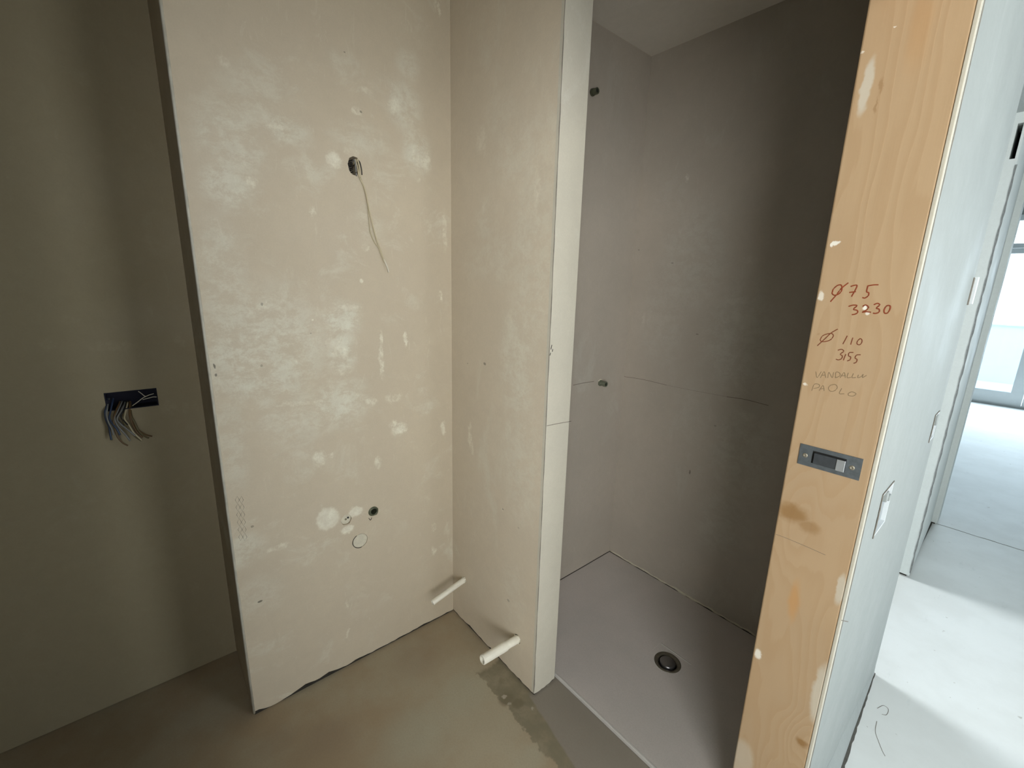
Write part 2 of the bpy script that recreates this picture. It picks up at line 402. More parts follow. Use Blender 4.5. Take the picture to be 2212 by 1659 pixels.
def mat_tray():
    t = NT('grey_shower_tray_resin')
    c = t.mix(t.smooth(t.noise(3, 5, .6), .35, .65), (.57, .52, .49), (.53, .495, .465))
    c = t.mix(t.smooth(t.noise(200, 3), .3, .8, 0, .12), c, (.22, .19, .17))
    return t.done(c, t.smooth(t.noise(6, 5), .3, .7, .42, .60), t.noise(240, 2), .06, .001, spec=.5)
M['tray'] = mat_tray()
M['traylip'] = simple('tray_edge_resin', (.55, .53, .50), .4, 0, 60, .1)

def mat_glass():
    t = NT('window_glass')
    g = t.n.new('ShaderNodeBsdfTransparent'); g.inputs[0].default_value = (.93, .98, 1, 1)
    gl = t.n.new('ShaderNodeBsdfGlossy'); gl.inputs['Roughness'].default_value = .02
    fr = t.n.new('ShaderNodeFresnel'); mx = t.n.new('ShaderNodeMixShader')
    t.link(fr.outputs[0], mx.inputs[0]); t.link(g.outputs[0], mx.inputs[1]); t.link(gl.outputs[0], mx.inputs[2])
    t.link(mx.outputs[0], t.n['Material Output'].inputs[0]); return t.m
M['glass'] = mat_glass()
M['parapet'] = simple('pale_blue_balcony_wall', (.76, .88, .90), .8, 0, 8, .05)

rnd = random.Random(4)
def ragged(a0, a1, z, amp, step=.02, bumps=()):
    n = max(2, int(abs(a1 - a0) / step)); out = []
    for i in range(n + 1):
        a = a0 + (a1 - a0) * i / n
        zz = z + rnd.uniform(-amp, amp)
        for c, w, h in bumps: zz += h * math.exp(-((a - c) / w) ** 2)
        out.append((a, max(.002, zz)))
    return out

# ------------------------------------------------------------------ the setting
CEIL = 2.39
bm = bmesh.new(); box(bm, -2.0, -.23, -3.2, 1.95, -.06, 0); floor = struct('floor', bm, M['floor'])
bm = bmesh.new(); box(bm, -.23, 2.3, -3.2, 3.74, -.06, 0); box(bm, -3.3, -.23, 1.95, 3.74, -.06, 0)
struct('floor_hall', bm, M['hall'])
bm = bmesh.new(); box(bm, -3.6, 3.6, 3.745, 8.95, -.06, 0); struct('floor_living_room', bm, M['hall'])
bm = bmesh.new(); box(bm, -1.98, XJ + .01, -3.2, 1.93, CEIL, CEIL + .06); ceiling = struct('ceiling', bm, M['ceil'])
bm = bmesh.new(); box(bm, -3.6, 3.6, -3.2, 8.95, 2.7, 2.78); struct('ceiling_hall', bm, M['white'])

# box-out that carries the basin connections
bump = [(.285, .035, .012), (.36, .03, .010), (.20, .06, -.004), (.47, .02, .004), (.76, .02, .003), (.13, .02, .012)]
o = ragged(.121, YB, .0085, .0018, .016, bump)
cable_c = at(766, 360, 0, XA); out1 = at(748, 1123, 0, XA); out2 = at(808, 1105, 0, XA); cap_c = at(778, 1168, 0, XA)
hole = [(cable_c.y + a * .001, cable_c.z + b * .001) for a, b in ((-17, -14), (-21, 4), (-15, 22), (-3, 29), (9, 27), (17, 16), (16, -4), (10, -20), (-2, -25), (-11, -22))]
bm = bmesh.new()
slab(bm, 0, XA, -.06, o + [(YB, 2.42), (.121, 2.42)],
     [hole, circle(out1.y, out1.z, .019, 18, jit=.08, rnd=rnd), circle(out2.y, out2.z, .017, 18, jit=.08, rnd=rnd), circle(cap_c.y, cap_c.z, .0275, 22)])
box(bm, XL, XA - .06, .121, YB, .012, 2.42)
wall_back = struct('wall_back', bm, M['wallA'])
bm = bmesh.new(); box(bm, XL, XA - .004, .125, YB, -.001, .013); obj('base_gap_shade', bm, M['crack'], wall_back)  # dark filler under the walls, shade of the open gap put into colour
# galvanised corner bead on the free edge of the box-out
bm = bmesh.new(); tube(bm, [(XA - .001, .1225, .01), (XA - .001, .1225, .6), (XA - .001, .1225, 1.2), (XA - .001, .1225, 1.8), (XA - .001, .1225, 2.40)], .0038, 10)
struct('trim_1', bm, M['bead'], True)

# partition with the two pipe stubs, standing in front of the shower
o = ragged(XA, -.913, .009, .0025, .016, [(-1.28, .05, .006), (-1.12, .04, .006)])
p1 = at(1003, 1252, 1, YB); p2 = at(1118, 1380, 1, YB)
bm = bmesh.new(); slab(bm, 1, YB, .103, o + [(-.913, 2.42), (XA, 2.42)], [circle(p1.x, p1.z, .0125, 16), circle(p2.x, p2.z, .017, 16)])
wall_partition = struct('wall_partition', bm, M['wallB'])
bm = bmesh.new(); o = ragged(YB, 1.005, .0075, .0035, .012)
slab(bm, 0, XR, -.012, o + [(1.005, 2.42), (YB, 2.42)]); struct('trim_2', bm, M['board'])
bm = bmesh.new(); box(bm, XA, XR - .004, YB + .004, 1.0, -.001, .012); obj('base_gap_shade', bm, M['crack'], wall_partition)

# left wall in its recess, with the cut-out for the switch box
s0 = at(225, 847, 0, XL); s1 = at(340, 840, 0, XL); s2 = at(342, 877, 0, XL); s3 = at(229, 888, 0, XL)
sy0, sy1, sz0, sz1 = (s0.y + s3.y) / 2, (s1.y + s2.y) / 2, (s2.z + s3.z) / 2, (s0.z + s1.z) / 2
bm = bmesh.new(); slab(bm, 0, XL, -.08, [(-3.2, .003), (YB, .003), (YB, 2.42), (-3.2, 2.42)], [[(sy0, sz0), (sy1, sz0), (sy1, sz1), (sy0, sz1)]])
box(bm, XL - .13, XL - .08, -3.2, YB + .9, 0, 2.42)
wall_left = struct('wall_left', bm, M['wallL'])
bm = bmesh.new(); box(bm, XL - .13, XJ, -3.3, -3.2, 0, 2.42); struct('wall_front', bm, M['wallL'])

# shower walls
f1 = at(1296, 827, 0, XS); f2 = at(1279, 200, 0, XS)
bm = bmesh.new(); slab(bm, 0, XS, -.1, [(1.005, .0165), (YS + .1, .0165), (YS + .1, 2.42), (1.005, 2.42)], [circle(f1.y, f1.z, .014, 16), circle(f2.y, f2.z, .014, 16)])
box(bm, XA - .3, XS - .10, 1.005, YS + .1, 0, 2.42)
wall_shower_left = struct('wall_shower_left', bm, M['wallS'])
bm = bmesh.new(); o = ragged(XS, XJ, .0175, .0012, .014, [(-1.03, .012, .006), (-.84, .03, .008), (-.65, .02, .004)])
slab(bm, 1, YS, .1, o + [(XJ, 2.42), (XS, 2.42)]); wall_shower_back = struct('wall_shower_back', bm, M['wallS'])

# wall between bathroom and hall: pier behind the jamb, lintel, near pier
bm = bmesh.new()
box1 = (1.236, 1.352, .878, .985); box2 = (1.875, 1.958, .972, 1.060)
def rect(q): return [(q[0], q[2]), (q[1], q[2]), (q[1], q[3]), (q[0], q[3])]
o = ragged(1.1, 1.996, .012, .003, .03, [(1.75, .14, .010), (1.4, .2, .012), (1.2, .1, .012)])
slab(bm, 0, XW, -.05, o + [(1.996, 2.7), (1.1, 2.7)], [rect(box1), rect(box2)])
box(bm, XJ, XW - .05, 1.115, 1.996, .002, 2.7)
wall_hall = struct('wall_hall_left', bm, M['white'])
bm = bmesh.new(); box(bm, XJ + .02, XW - .005, 1.12, 1.992, -.001, .03); obj('base_gap_shade', bm, M['crackgrey'], wall_hall)
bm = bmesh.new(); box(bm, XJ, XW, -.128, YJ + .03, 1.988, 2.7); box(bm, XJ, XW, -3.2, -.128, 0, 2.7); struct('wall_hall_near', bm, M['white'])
bm = bmesh.new(); box(bm, XJ, XW, 1.996, 2.87, 2.17, 2.7); struct('wall_lintel', bm, M['white'])
# pier beyond the side-room opening; it steps out at the living room
bm = bmesh.new()
pl = [(-.33, 2.87), (-.181, 2.87), (-.199, 3.72), (-.33, 3.72)]
zt = .014
prism(bm, pl, zt, 1.992); prism(bm, pl, 2.128, 2.7)
prism(bm, [(-.33, 2.87), (-.2065, 2.87), (-.2065, 3.72), (-.33, 3.72)], 1.992, 2.128)
prism(bm, [(-.190, 2.872), (-.182, 2.872), (-.199, 3.72), (-.2065, 3.72), (-.2065, 3.05), (-.190, 3.05)], 1.992, 2.128)
box(bm, -.40, -.172, 3.72, 3.86, .012, 2.7)
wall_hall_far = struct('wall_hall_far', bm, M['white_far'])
bm = bmesh.new(); box(bm, -.32, -.192, 2.885, 3.71, -.001, .016); box(bm, -.32, -.182, 3.73, 3.85, -.001, .014)
obj('base_gap_shade', bm, M['crack'], wall_hall_far)
bm = bmesh.new(); box(bm, -.2065, -.190, 3.03, 3.05, 1.992, 2.128); obj('slot_lining', bm, M['black'], wall_hall_far)
bm = bmesh.new(); box(bm, -3.6, -.40, 3.74, 3.86, 0, 2.7); struct('wall_living_room_near', bm, M['white'])
# side room
bm = bmesh.new(); box(bm, -3.2, XA - .3, 1.9, 1.996, 0, 2.7); box(bm, -3.2, XJ, 1.906, 1.996, 0, 2.7); struct('wall_side_room', bm, M['white'])
bm = bmesh.new(); slab(bm, 0, -3.1, -.15, [(1.996, 0), (3.74, 0), (3.74, 2.7), (1.996, 2.7)], [[(2.0 - -.1 - .1 + .05, .55), (3.1, .55), (3.1, 2.3), (2.05, 2.3)]])
struct('wall_side_room_end', bm, M['white'])
# hall, unseen sides
bm = bmesh.new(); slab(bm, 0, 1.28, .15, [(-3.2, 0), (3.74, 0), (3.74, 2.7), (-3.2, 2.7)], [[(-1.9, .7), (.05, .7), (.05, 2.34), (-1.9, 2.34)], [(1.2, .43), (2.24, .43), (2.24, 2.17), (1.2, 2.17)]])  # the second opening is added to go with the extra hall light
struct('wall_hall_right', bm, M['white'])
bm = bmesh.new(); box(bm, XW, 1.28, -3.3, -3.2, 0, 2.7); struct('wall_hall_end', bm, M['white'])
bm = bmesh.new(); box(bm, 1.3, 3.6, 3.74, 3.86, 0, 2.7); struct('wall_living_room_right', bm, M['white'])
bm = bmesh.new(); box(bm, -3.6, -3.5, 3.86, 8.95, 0, 2.7); box(bm, 3.5, 3.6, 3.86, 8.95, 0, 2.7); struct('wall_living_room_side', bm, M['white'])
# living room window wall
YW = 8.72
bm = bmesh.new(); slab(bm, 1, YW + .02, .2, [(-3.6, 0), (3.6, 0), (3.6, 2.7), (-3.6, 2.7)], [[(-.85, .0005), (.98, .0005), (.98, 2.45), (-.85, 2.45)]])
struct('wall_window', bm, M['white'])
bm = bmesh.new()
for a, b in ((-.85, -.75), (.88, .98)): box(bm, a, b, YW, YW + .07, .0, 2.45)
box(bm, -.75, .88, YW, YW + .07, 2.38, 2.45); box(bm, -.75, .88, YW, YW + .07, 2.045, 2.10); box(bm, -.75, .88, YW + .01, YW + .07, 0, .028)
win = struct('window_1', bm, M['frame'])
for a, b in ((-.748, .060), (.066, .878)):
    bm = bmesh.new(); slab(bm, 1, YW - .012, .06, [(a, .03), (b, .03), (b, 2.04), (a, 2.04)], [[(a + .11, .19), (b - .115, .19), (b - .115, 1.975), (a + .11, 1.975)]])
    lf = obj('window_sash', bm, M['frame'], win)
    bm = bmesh.new(); box(bm, a + .105, b - .11, YW + .012, YW + .018, .185, 1.98); obj('pane', bm, M['glass'], lf)
bm = bmesh.new(); box(bm, -.75, .88, YW + .035, YW + .041, 2.10, 2.38); obj('pane', bm, M['glass'], win)
# balcony outside
bm = bmesh.new(); box(bm, -4, 4, 8.92, 11.3, -.12, -.02); struct('floor_balcony', bm, M['hall'])
bm = bmesh.new(); box(bm, -4, 4, 11.2, 11.35, -.02, .955); box(bm, -4, 4, 11.17, 11.38, .955, .975); struct('wall_balcony', bm, M['parapet'])

# ------------------------------------------------------------------ marks on the walls
def stroke(bm, ax, val, pts, r, off=.0003, n=5, sm=True, flat=.35):
    P = []
    for u, v in pts:
        p = at(u, v, ax, val); P.append(p)
    if sm: P = smoothpath(P, n)
    tube(bm, P, r, 6, True, (ax, flat))

def crack_path(u0, v0, u1, v1, n, amp):
    out = []
    for i in range(n + 1):
        t = i / n; out.append((u0 + (u1 - u0) * t + rnd.uniform(-amp, amp), v0 + (v1 - v0) * t)); 
    return out
# open joint where the end board meets the partition face
bm = bmesh.new(); edge = []
for i in range(60):
    z = .012 + (2.395 - .012) * i / 59; edge.append(Vector((XR - .0002 + rnd.uniform(-.0006, .0006), YB - .0001, z)))
tube(bm, edge, lambda t: .0007 + .0007 * math.sin(t * 47) ** 2 + (.0012 if .0 < t < .02 else 0), 6)
obj('joint_crack', bm, M['crackgrey'], wall_partition)
bm = bmesh.new()
for (u, v) in ((1191, 748), (1193, 757), (1188, 765), (1190, 752)):
    p = at(u, v, 0, XR); tube(bm, [p + Vector((0, 0, -.004)), p + Vector((.0, .002, .004))], .0016, 5, True, (0, .3))
obj('chip', bm, M['crack'], wall_partition)
bm = bmesh.new(); stroke(bm, 0, XR, [(1181, 920), (1205, 915), (1234, 910)], .0010); obj('pencil_line', bm, M['pencil'], wall_partition)
bm = bmesh.new(); stroke(bm, 0, XS, [(1238, 832), (1262, 827), (1283, 824)], .0013); obj('pencil_line', bm, M['pencil'], wall_shower_left)
bm = bmesh.new(); stroke(bm, 1, YS, [(1345, 813), (1390, 820), (1440, 832)], .0010, flat=.3); stroke(bm, 1, YS, [(1570, 857), (1610, 863), (1660, 876)], .0012, flat=.3)
stroke(bm, 1, YS, [(1440, 832), (1500, 844), (1570, 857)], .0004, flat=.3)
obj('pencil_line', bm, M['pencil'], wall_shower_back)
# expanded metal lath showing through the skim coat
bm = bmesh.new()
for row in range(6):
    v = 1072 + row * 16
    for du in (0, 9):
        u = 508 + du + row * 1.5
        stroke(bm, 0, XA, [(u, v + 8), (u + 4.5, v), (u + 9, v + 8)], .0006, sm=False); stroke(bm, 0, XA, [(u, v + 8), (u + 4.5, v + 16), (u + 9, v + 8)], .0006, sm=False)
obj('metal_lath', bm, M['crackgrey'], wall_back)
# filler squeezed out above the tray
bm = bmesh.new(); P = []
for i in range(64):
    x = XS + .005 + i * .0148
    P.append(Vector((x, YS - .0005, .0195 + .0015 * math.sin(i * 1.7) + .004 * max(0, math.sin(i * .55)) ** 4)))
tube(bm, P, lambda t: .0028 + .0022 * abs(math.sin(t * 33)) + .003 * math.exp(-((t - .46) / .05) ** 2), 7, True, (1, .5))
obj('filler_bead', bm, M['mud'], wall_shower_back, smooth=True)
bm = bmesh.new(); tube(bm, [Vector((XS + .0002, 1.02 + .78 * i / 30, .0158)) for i in range(31)], .0017, 6); obj('joint_crack', bm, M['crack'], wall_shower_left)
bm = bmesh.new(); tube(bm, [Vector((XS + .95 * i / 60, YS - .0006, .0152)) for i in range(61)], lambda t: .0010 + .0008 * abs(math.sin(t * 40)), 6); obj('joint_crack', bm, M['crack'], wall_shower_back)
heel = [(1.0, -.120), (1.2, -.124), (1.48, -.1315), (1.62, -.1375), (1.75, -.1420), (1.88, -.1465), (1.99, -.1505)]
bm = bmesh.new(); rows = []
for i in range(34):
    y = 1.10 + (1.992 - 1.10) * i / 33
    for (a, xa), (b, xb) in zip(heel, heel[1:]):
        if a <= y <= b: x = xa + (xb - xa) * (y - a) / (b - a)
    hh = .010 + .16 * (x + .1525) + .002 * math.sin(i * 1.3)
    rows.append([bm.verts.new(p) for p in ((XW - .004, y, .0035), (x, y, .0035), (x - .0015, y, .0035 + hh * .8), (XW + .0003, y, .012 + hh * 3.4), (XW - .004, y, .012 + hh * 3.4))])
for A_, B_ in zip(rows, rows[1:]):
    for k in range(5): bm.faces.new((A_[k], A_[(k + 1) % 5], B_[(k + 1) % 5], B_[k]))
bm.faces.new(rows[0]); bm.faces.new(rows[-1]); obj('plaster_heel', bm, M['white'], wall_hall)
bm = bmesh.new(); rows = []
for i in range(46):
    y = 1.10 + (2.000 - 1.10) * i / 45
    for (a, xa), (b, xb) in zip(heel, heel[1:]):
        if a <= y <= b + .012: x = xa + (xb - xa) * (y - a) / (b - a)
    w = (.0035 + .0055 * min(1, max(0, (1.95 - y) / .5))) * (1 + .25 * math.sin(i * 2.1) * math.sin(i * .7))
    rows.append([bm.verts.new(p) for p in ((x - .006, y, .0004), (x + w, y, .0004), (x + w * .9, y, .0011), (x - .006, y, .0011))])
for A_, B_ in zip(rows, rows[1:]):
    for k in range(4): bm.faces.new((A_[k], A_[(k + 1) % 4], B_[(k + 1) % 4], B_[k]))
bm.faces.new(rows[0]); bm.faces.new(rows[-1]); obj('floor_gap', bm, simple('dark_floor_gap', (.12, .115, .10), .9, 0, 70, .7, .5), wall_hall)
# ragged plaster edge at the hall piers
bm = bmesh.new(); P = [Vector((-.1812 + rnd.uniform(-.001, .001), 2.8695, .03 + 2.1 * i / 90)) for i in range(84)]
tube(bm, P, lambda t: .0022 + .0016 * abs(math.sin(t * 61)), 6); obj('joint_crack', bm, M['crackcool'], wall_hall_far)
bm = bmesh.new(); P = [Vector((XW + .0002, 1.103 + rnd.uniform(-.0006, .0006), .02 + 2.3 * i / 110)) for i in range(100)]
tube(bm, P, lambda t: .0016 + .0012 * abs(math.sin(t * 83)) * abs(math.sin(t * 29)), 6, True, (0, .4)); obj('joint_crack', bm, M['crackgrey'], wall_hall)
bm = bmesh.new(); stroke(bm, 0, XW, [(1818, 1340), (1827, 1342), (1832, 1343)], .0012); obj('pencil_line', bm, M['crackgrey'], wall_hall)
# trim strip of plaster that laps the jamb
bm = bmesh.new(); bevbox(bm, -.1585, XW, YJ - .001, 1.1, .002, 2.13, .0012); struct('trim_3', bm, M['board'])
# joint between hall and living room floors, and scribbles on the screed
bm = bmesh.new(); P = [Vector((-.17 + i * .03, 3.745 + rnd.uniform(-.004, .004), .0004)) for i in range(50)]
tube(bm, P, .0028, 5, True, (2, .2)); struct('trim_4', bm, M['crackgrey'])
bm = bmesh.new()
for pts in ([(1894, 1558), (1891, 1580), (1898, 1602), (1906, 1622), (1912, 1633)], [(1895, 1530), (1908, 1524), (1919, 1532), (1915, 1544), (1905, 1543)]):
    tube(bm, smoothpath([at(u, v, 2, 0.0003) for u, v in pts]), .0009, 5, True, (2, .3))
struct('trim_5', bm, M['crackgrey'])

# ------------------------------------------------------------------ wooden door jamb
bm = bmesh.new(); bevbox(bm, XJ, -.1585, YJ, YJ + .028, .001, 1.988, .003); 
bevbox(bm, XJ - .0015, XJ + .0, YJ + .006, YJ + .028, .001, 1.988, .0005)
plate_pts = [at(1730, 958, 1, YJ), at(1864, 990, 1, YJ), at(1855, 1036, 1, YJ), at(1725, 1003, 1, YJ)]
door = struct('door_1', bm, M['wood'])
bm = bmesh.new(); bevbox(bm, XJ, -.160, -.10, YJ, 1.96, 1.988, .002); obj('door_head', bm, M['wood'], door)
bm = bmesh.new(); bevbox(bm, XJ, -.160, -.128, -.10, .001, 1.988, .002); obj('door_jamb', bm, M['wood'], door)

def jpath(cp): return [(1650 + x / 3.317, 560 + y / 3.317) for x, y in cp]
def write(name, strokes, r, mat, label):
    bm = bmesh.new()
    for s in strokes:
        stroke(bm, 1, YJ, jpath(s), r, flat=.35)
    obj(name, bm, mat, door, label)
O1 = [(490, 238), (500, 212), (528, 188), (552, 184), (560, 202), (556, 228), (535, 250), (507, 258), (491, 248), (490, 238)]
write('handwriting', [O1, [(477, 305), (520, 255), (555, 210), (606, 168)],
    [(622, 196), (645, 188), (668, 188), (655, 222), (628, 268)], [(612, 238), (660, 232)],
    [(745, 192), (737, 232), (752, 240), (748, 262), (724, 278), (706, 274)], [(742, 192), (785, 184), (822, 183)],
    [(607, 338), (640, 329), (668, 333), (642, 358), (668, 366), (672, 382), (652, 394), (630, 397)],
    [(708, 338), (730, 328), (750, 344), (735, 364), (705, 380), (735, 376), (768, 380)],
    [(788, 326), (815, 316), (830, 328), (806, 350), (826, 358), (826, 378), (802, 388), (782, 386)],
    [(890, 330), (906, 336), (903, 360), (886, 385), (866, 386), (862, 366), (874, 340), (890, 330)]], .00135, M['marker'], 'red-brown marker note reading Ø 75 3230')
write('handwriting', [[(403, 578), (420, 550), (455, 535), (488, 533), (498, 550), (480, 575), (450, 588), (415, 590), (403, 578)], [(383, 620), (440, 568), (480, 530), (530, 500)],
    [(598, 548), (582, 580), (566, 608)], [(638, 562), (630, 586), (622, 612)], [(692, 567), (704, 580), (700, 600), (685, 613), (668, 606), (672, 585), (692, 567)],
    [(530, 652), (558, 646), (572, 660), (548, 680), (562, 692), (557, 712), (535, 721), (516, 716)], [(588, 680), (578, 703), (570, 724)],
    [(642, 668), (612, 670), (607, 692), (622, 700), (618, 720), (597, 729)], [(694, 684), (664, 687), (654, 708), (668, 718), (662, 738), (643, 746)]], .00105, M['marker2'], 'brown marker note reading Ø 110 3155')
write('handwriting', [[(372, 805), (382, 848), (412, 805)], [(405, 850), (432, 806), (444, 850)], [(415, 832), (440, 830)], [(458, 850), (466, 810), (490, 849), (500, 810)],
    [(512, 850), (517, 810), (541, 814), (545, 835), (514, 850)], [(546, 850), (575, 812), (584, 850)], [(555, 836), (586, 833)], [(605, 814), (597, 848), (625, 846)],
    [(642, 818), (632, 848), (660, 847)], [(678, 828), (672, 848), (696, 842), (712, 824), (706, 848), (736, 832)],
    [(343, 942), (362, 896), (395, 898), (393, 918), (356, 926)], [(396, 942), (424, 905), (432, 944)], [(405, 930), (434, 925)],
    [(478, 902), (512, 898), (526, 920), (504, 944), (474, 944), (463, 922), (478, 902)], [(558, 925), (541, 962), (576, 964)],
    [(604, 962), (632, 950), (660, 964), (640, 980), (608, 976), (604, 962)]], .00075, M['pencil_wood'], 'faint pencil writing in capitals')
bm = bmesh.new(); stroke(bm, 1, YJ, [(1676, 1154), (1700, 1163), (1745, 1182), (1783, 1199)], .0005); obj('pencil_line', bm, M['pencil'], door)

# strike plate: local frame follows the slightly tilted plate
cP = sum(plate_pts, Vector()) / 4
sx0, sx1 = cP.x - .056, cP.x + .056; sz0p, sz1p = cP.z - .0235, cP.z + .0235
strike = thing('strike_plate', (cP.x, YJ, cP.z), 'grey steel latch plate screwed to the bare wooden door jamb', 'latch plate')
hx0, hx1, hz0, hz1 = cP.x - .031, cP.x + .030, cP.z - .0135, cP.z + .0145
bm = bmesh.new(); slab(bm, 1, YJ - .0022, .0021, [(sx0, sz0p), (sx1, sz0p), (sx1, sz1p), (sx0, sz1p)], [[(hx0, hz0), (hx1, hz0), (hx1, hz1), (hx0, hz1)]])
obj('plate', bm, M['galv'], strike)
bm = bmesh.new(); bevbox(bm, hx0 + .004, hx1 - .0005, YJ - .0075, YJ - .0003, hz0 + .001, hz1 - .003, .0012); obj('latch_box', bm, M['steel_dark'], strike)
bm = bmesh.new(); bevbox(bm, hx1 - .015, hx1 + .0002, YJ - .0098, YJ - .0074, hz0 + .0005, hz1 - .003, .0008); obj('keeper', bm, M['steel_light'], strike, 'bright bare steel keeper')
for u, v in ((1740, 983), (1841, 1010)):
    p = at(u, v, 1, YJ); bm = bmesh.new(); lathe(bm, (p.x, YJ - .0020, p.z), (0, -1, 0), [(0, .0052), (.0012, .0048), (.0018, .003), (.0010, .0016), (.0009, 0)], 16)
    obj('screw', bm, M['screw'], strike, smooth=True)

bm = bmesh.new(); box(bm, hx0 - .001, hx1 + .001, YJ - .0018, YJ - .0001, hz0 - .001, hz1 + .001); obj('latch_hole_shade', bm, M['black'], strike)  # flat black sheet standing for the shade inside the latch hole

# ------------------------------------------------------------------ shower tray
TZ = .014
T = thing('shower_tray', (XS + .48, 1.41, 0), 'flat grey shower tray filling the alcove floor, with a round waste', 'shower tray')
tx0, tx1, ty0, ty1 = XS + .002, XJ - .006, 1.017, YS - .002
dc = at(1442, 1430, 2, TZ)
bm = bmesh.new(); b = bmesh.new()
slab(b, 2, 0.0, TZ - .002, [(tx0, ty0 + .008), (tx1, ty0 + .008), (tx1, ty1), (tx0, ty1)], [circle(dc.x, dc.y, .050, 40)])
merge(bm, b)
q0, q1 = at(1440, 1396, 2, TZ), at(1489, 1433, 2, TZ)
sq = .070
b = bmesh.new()
slab(b, 2, TZ - .002, .002, [(tx0, ty0 + .008), (tx1, ty0 + .008), (tx1, ty1), (tx0, ty1)], [[(dc.x - sq, dc.y - sq), (dc.x + sq, dc.y - sq), (dc.x + sq, dc.y + sq), (dc.x - sq, dc.y + sq)]])
merge(bm, b)
b = bmesh.new()
n = 40
ringo = [(dc.x + sq * max(-1, min(1, 1.42 * math.cos(2 * math.pi * i / n))), dc.y + sq * max(-1, min(1, 1.42 * math.sin(2 * math.pi * i / n)))) for i in range(n)]
slab(b, 2, TZ - .0035, .0028, ringo, [circle(dc.x, dc.y, .050, 40)])
merge(bm, b)
obj('basin', bm, M['tray'], T)
bm = bmesh.new(); bevbox(bm, tx0, tx1, ty0, ty0 + .0085, .001, TZ + .0012, .0022, 3); obj('tray_lip', bm, M['traylip'], T, 'pale front lip')
bm = bmesh.new(); lathe(bm, (dc.x, dc.y, TZ), (0, 0, 1), [(-.02, .050), (-.001, .050), (.0008, .048), (.0002, .044), (-.003, .036), (-.006, .034), (-.012, .0335), (-.02, .0335)], 48)
fl = obj('drain_flange', bm, M['flange'], T, 'brown-grey round drain flange', smooth=True)
bm = bmesh.new(); lathe(bm, (dc.x, dc.y, TZ), (0, 0, 1), [(-.012, .029), (-.001, .0295), (.002, .028), (.0042, .022), (.0052, .012), (.0055, 0)], 48)
obj('drain_cap', bm, M['chrome'], fl, 'dull chrome cap', smooth=True)
bm = bmesh.new(); lathe(bm, (dc.x, dc.y, TZ), (0, 0, 1), [(-.018, .036), (-.0135, .036), (-.0135, 0)], 32); obj('drain_well', bm, M['black'], fl)

bm = bmesh.new(); bevbox(bm, dc.x - .064, dc.x + .064, dc.y + .0595, dc.y + .063, TZ - .001, TZ + .0012, .0006); obj('moulded_edge', bm, M['traylip'], T, 'pale moulded line behind the waste')

# ------------------------------------------------------------------ pipes and outlets
def pipe_stub(p, tip, r, label, sleeve=None, collar=None):
    t = thing('pipe_stub', p, label, 'pipe', 'white pipe stubs low in the partition')
    d = (tip - p); L = d.length; dn_ = d.normalized()
    bm = bmesh.new(); lathe(bm, p - dn_ * .03, dn_, [(0, r), (L + .03, r * 1.0), (L + .03, r * .8), (L - .01, r * .78), (L - .01, 0)], 22)
    obj('pipe', bm, M['pvc'], t, smooth=False)
    if sleeve:
        bm = bmesh.new(); lathe(bm, p, dn_, [(sleeve, r * .98), (sleeve, r * 1.14), (sleeve + .004, r * 1.18), (L + .001, r * 1.16), (L + .003, r * 1.05), (L + .003, r * .84), (L - .008, r * .8)], 22)
        obj('sleeve', bm, M['pvc'], t)
    bm = bmesh.new(); lathe(bm, p, dn_, [(L - .009, r * .8), (L - .009, 0)], 18); obj('bore', bm, M['crackgrey'] if sleeve else M['crack'], t)
    bm = bmesh.new()
    for k in range(5):
        a = k * 1.3; c = Vector(p) + Vector((math.cos(a) * r, -.002, math.sin(a) * r))
        lathe(bm, c, (0, -1, 0), [(-.003, .001), (0, .004 + .002 * (k % 2)), (.003, .003), (.005, 0)], 8)
    obj('plaster_collar', bm, M['mud'], t, smooth=True)
    return t
t1 = at(934, 1302, 0, p1.x); t2 = at(1043, 1425, 0, p2.x)
pipe_stub(p1, t1, .0112, 'thinner white pipe stub poking from the wall beside the inner corner')
pipe_stub(p2, t2, .0142, 'thicker white pipe stub with a sleeve near the wall end', .055)

def outlet(name, c, r, label, bore, ring_mat, depth):
    t = thing(name, c, label, 'water outlet', 'outlets on the plastered box')
    bm = bmesh.new(); lathe(bm, (XA, c.y, c.z), (1, 0, 0), [(-.05, r), (-depth, r), (-depth + .001, r * .9), (-depth + .001, bore), (-.045, bore)], 24); obj('socket', bm, ring_mat, t)
    bm = bmesh.new(); lathe(bm, (XA, c.y, c.z), (1, 0, 0), [(-.044, bore * 1.05), (-.044, 0)], 18); obj('bore', bm, M['black'], t)
    return t
def bore_dot(t, c, dy, dz, r):
    bm = bmesh.new(); lathe(bm, (XA + .0, c.y + dy, c.z + dz), (1, 0, 0), [(-.02, r), (-.004, r), (-.004, 0)], 14); obj('bolt', bm, M['black'], t)
t = outlet('water_outlet', out1, .0185, 'half-plastered grey water outlet, left of the open black one', .004, M['mud'], .006)
bore_dot(t, out1, .008, .004, .0035)
t = outlet('water_outlet', out2, .0155, 'open black water outlet, upper right of the three wall openings', .0115, M['brass'], .001)
bm = bmesh.new(); lathe(bm, (XA, out2.y - .003, out2.z + .002), (1, 0, 0), [(.0, .0185), (.002, .017), (.0022, .0145), (-.002, .0135)], 22); obj('rim', bm, M['brass'], t, smooth=True)
bm = bmesh.new(); pp = at(800, 1121, 0, XA); tube(bm, smoothpath([(XA, pp.y - .006, pp.z + .006), (XA + .001, pp.y, pp.z - .004), (XA, pp.y + .006, pp.z + .004)]), .001, 6); obj('scratched_edge', bm, M['crack'], t)
t = thing('waste_outlet_plug', cap_c, 'round waste hole plugged flush with plaster below the water outlets', 'plug')
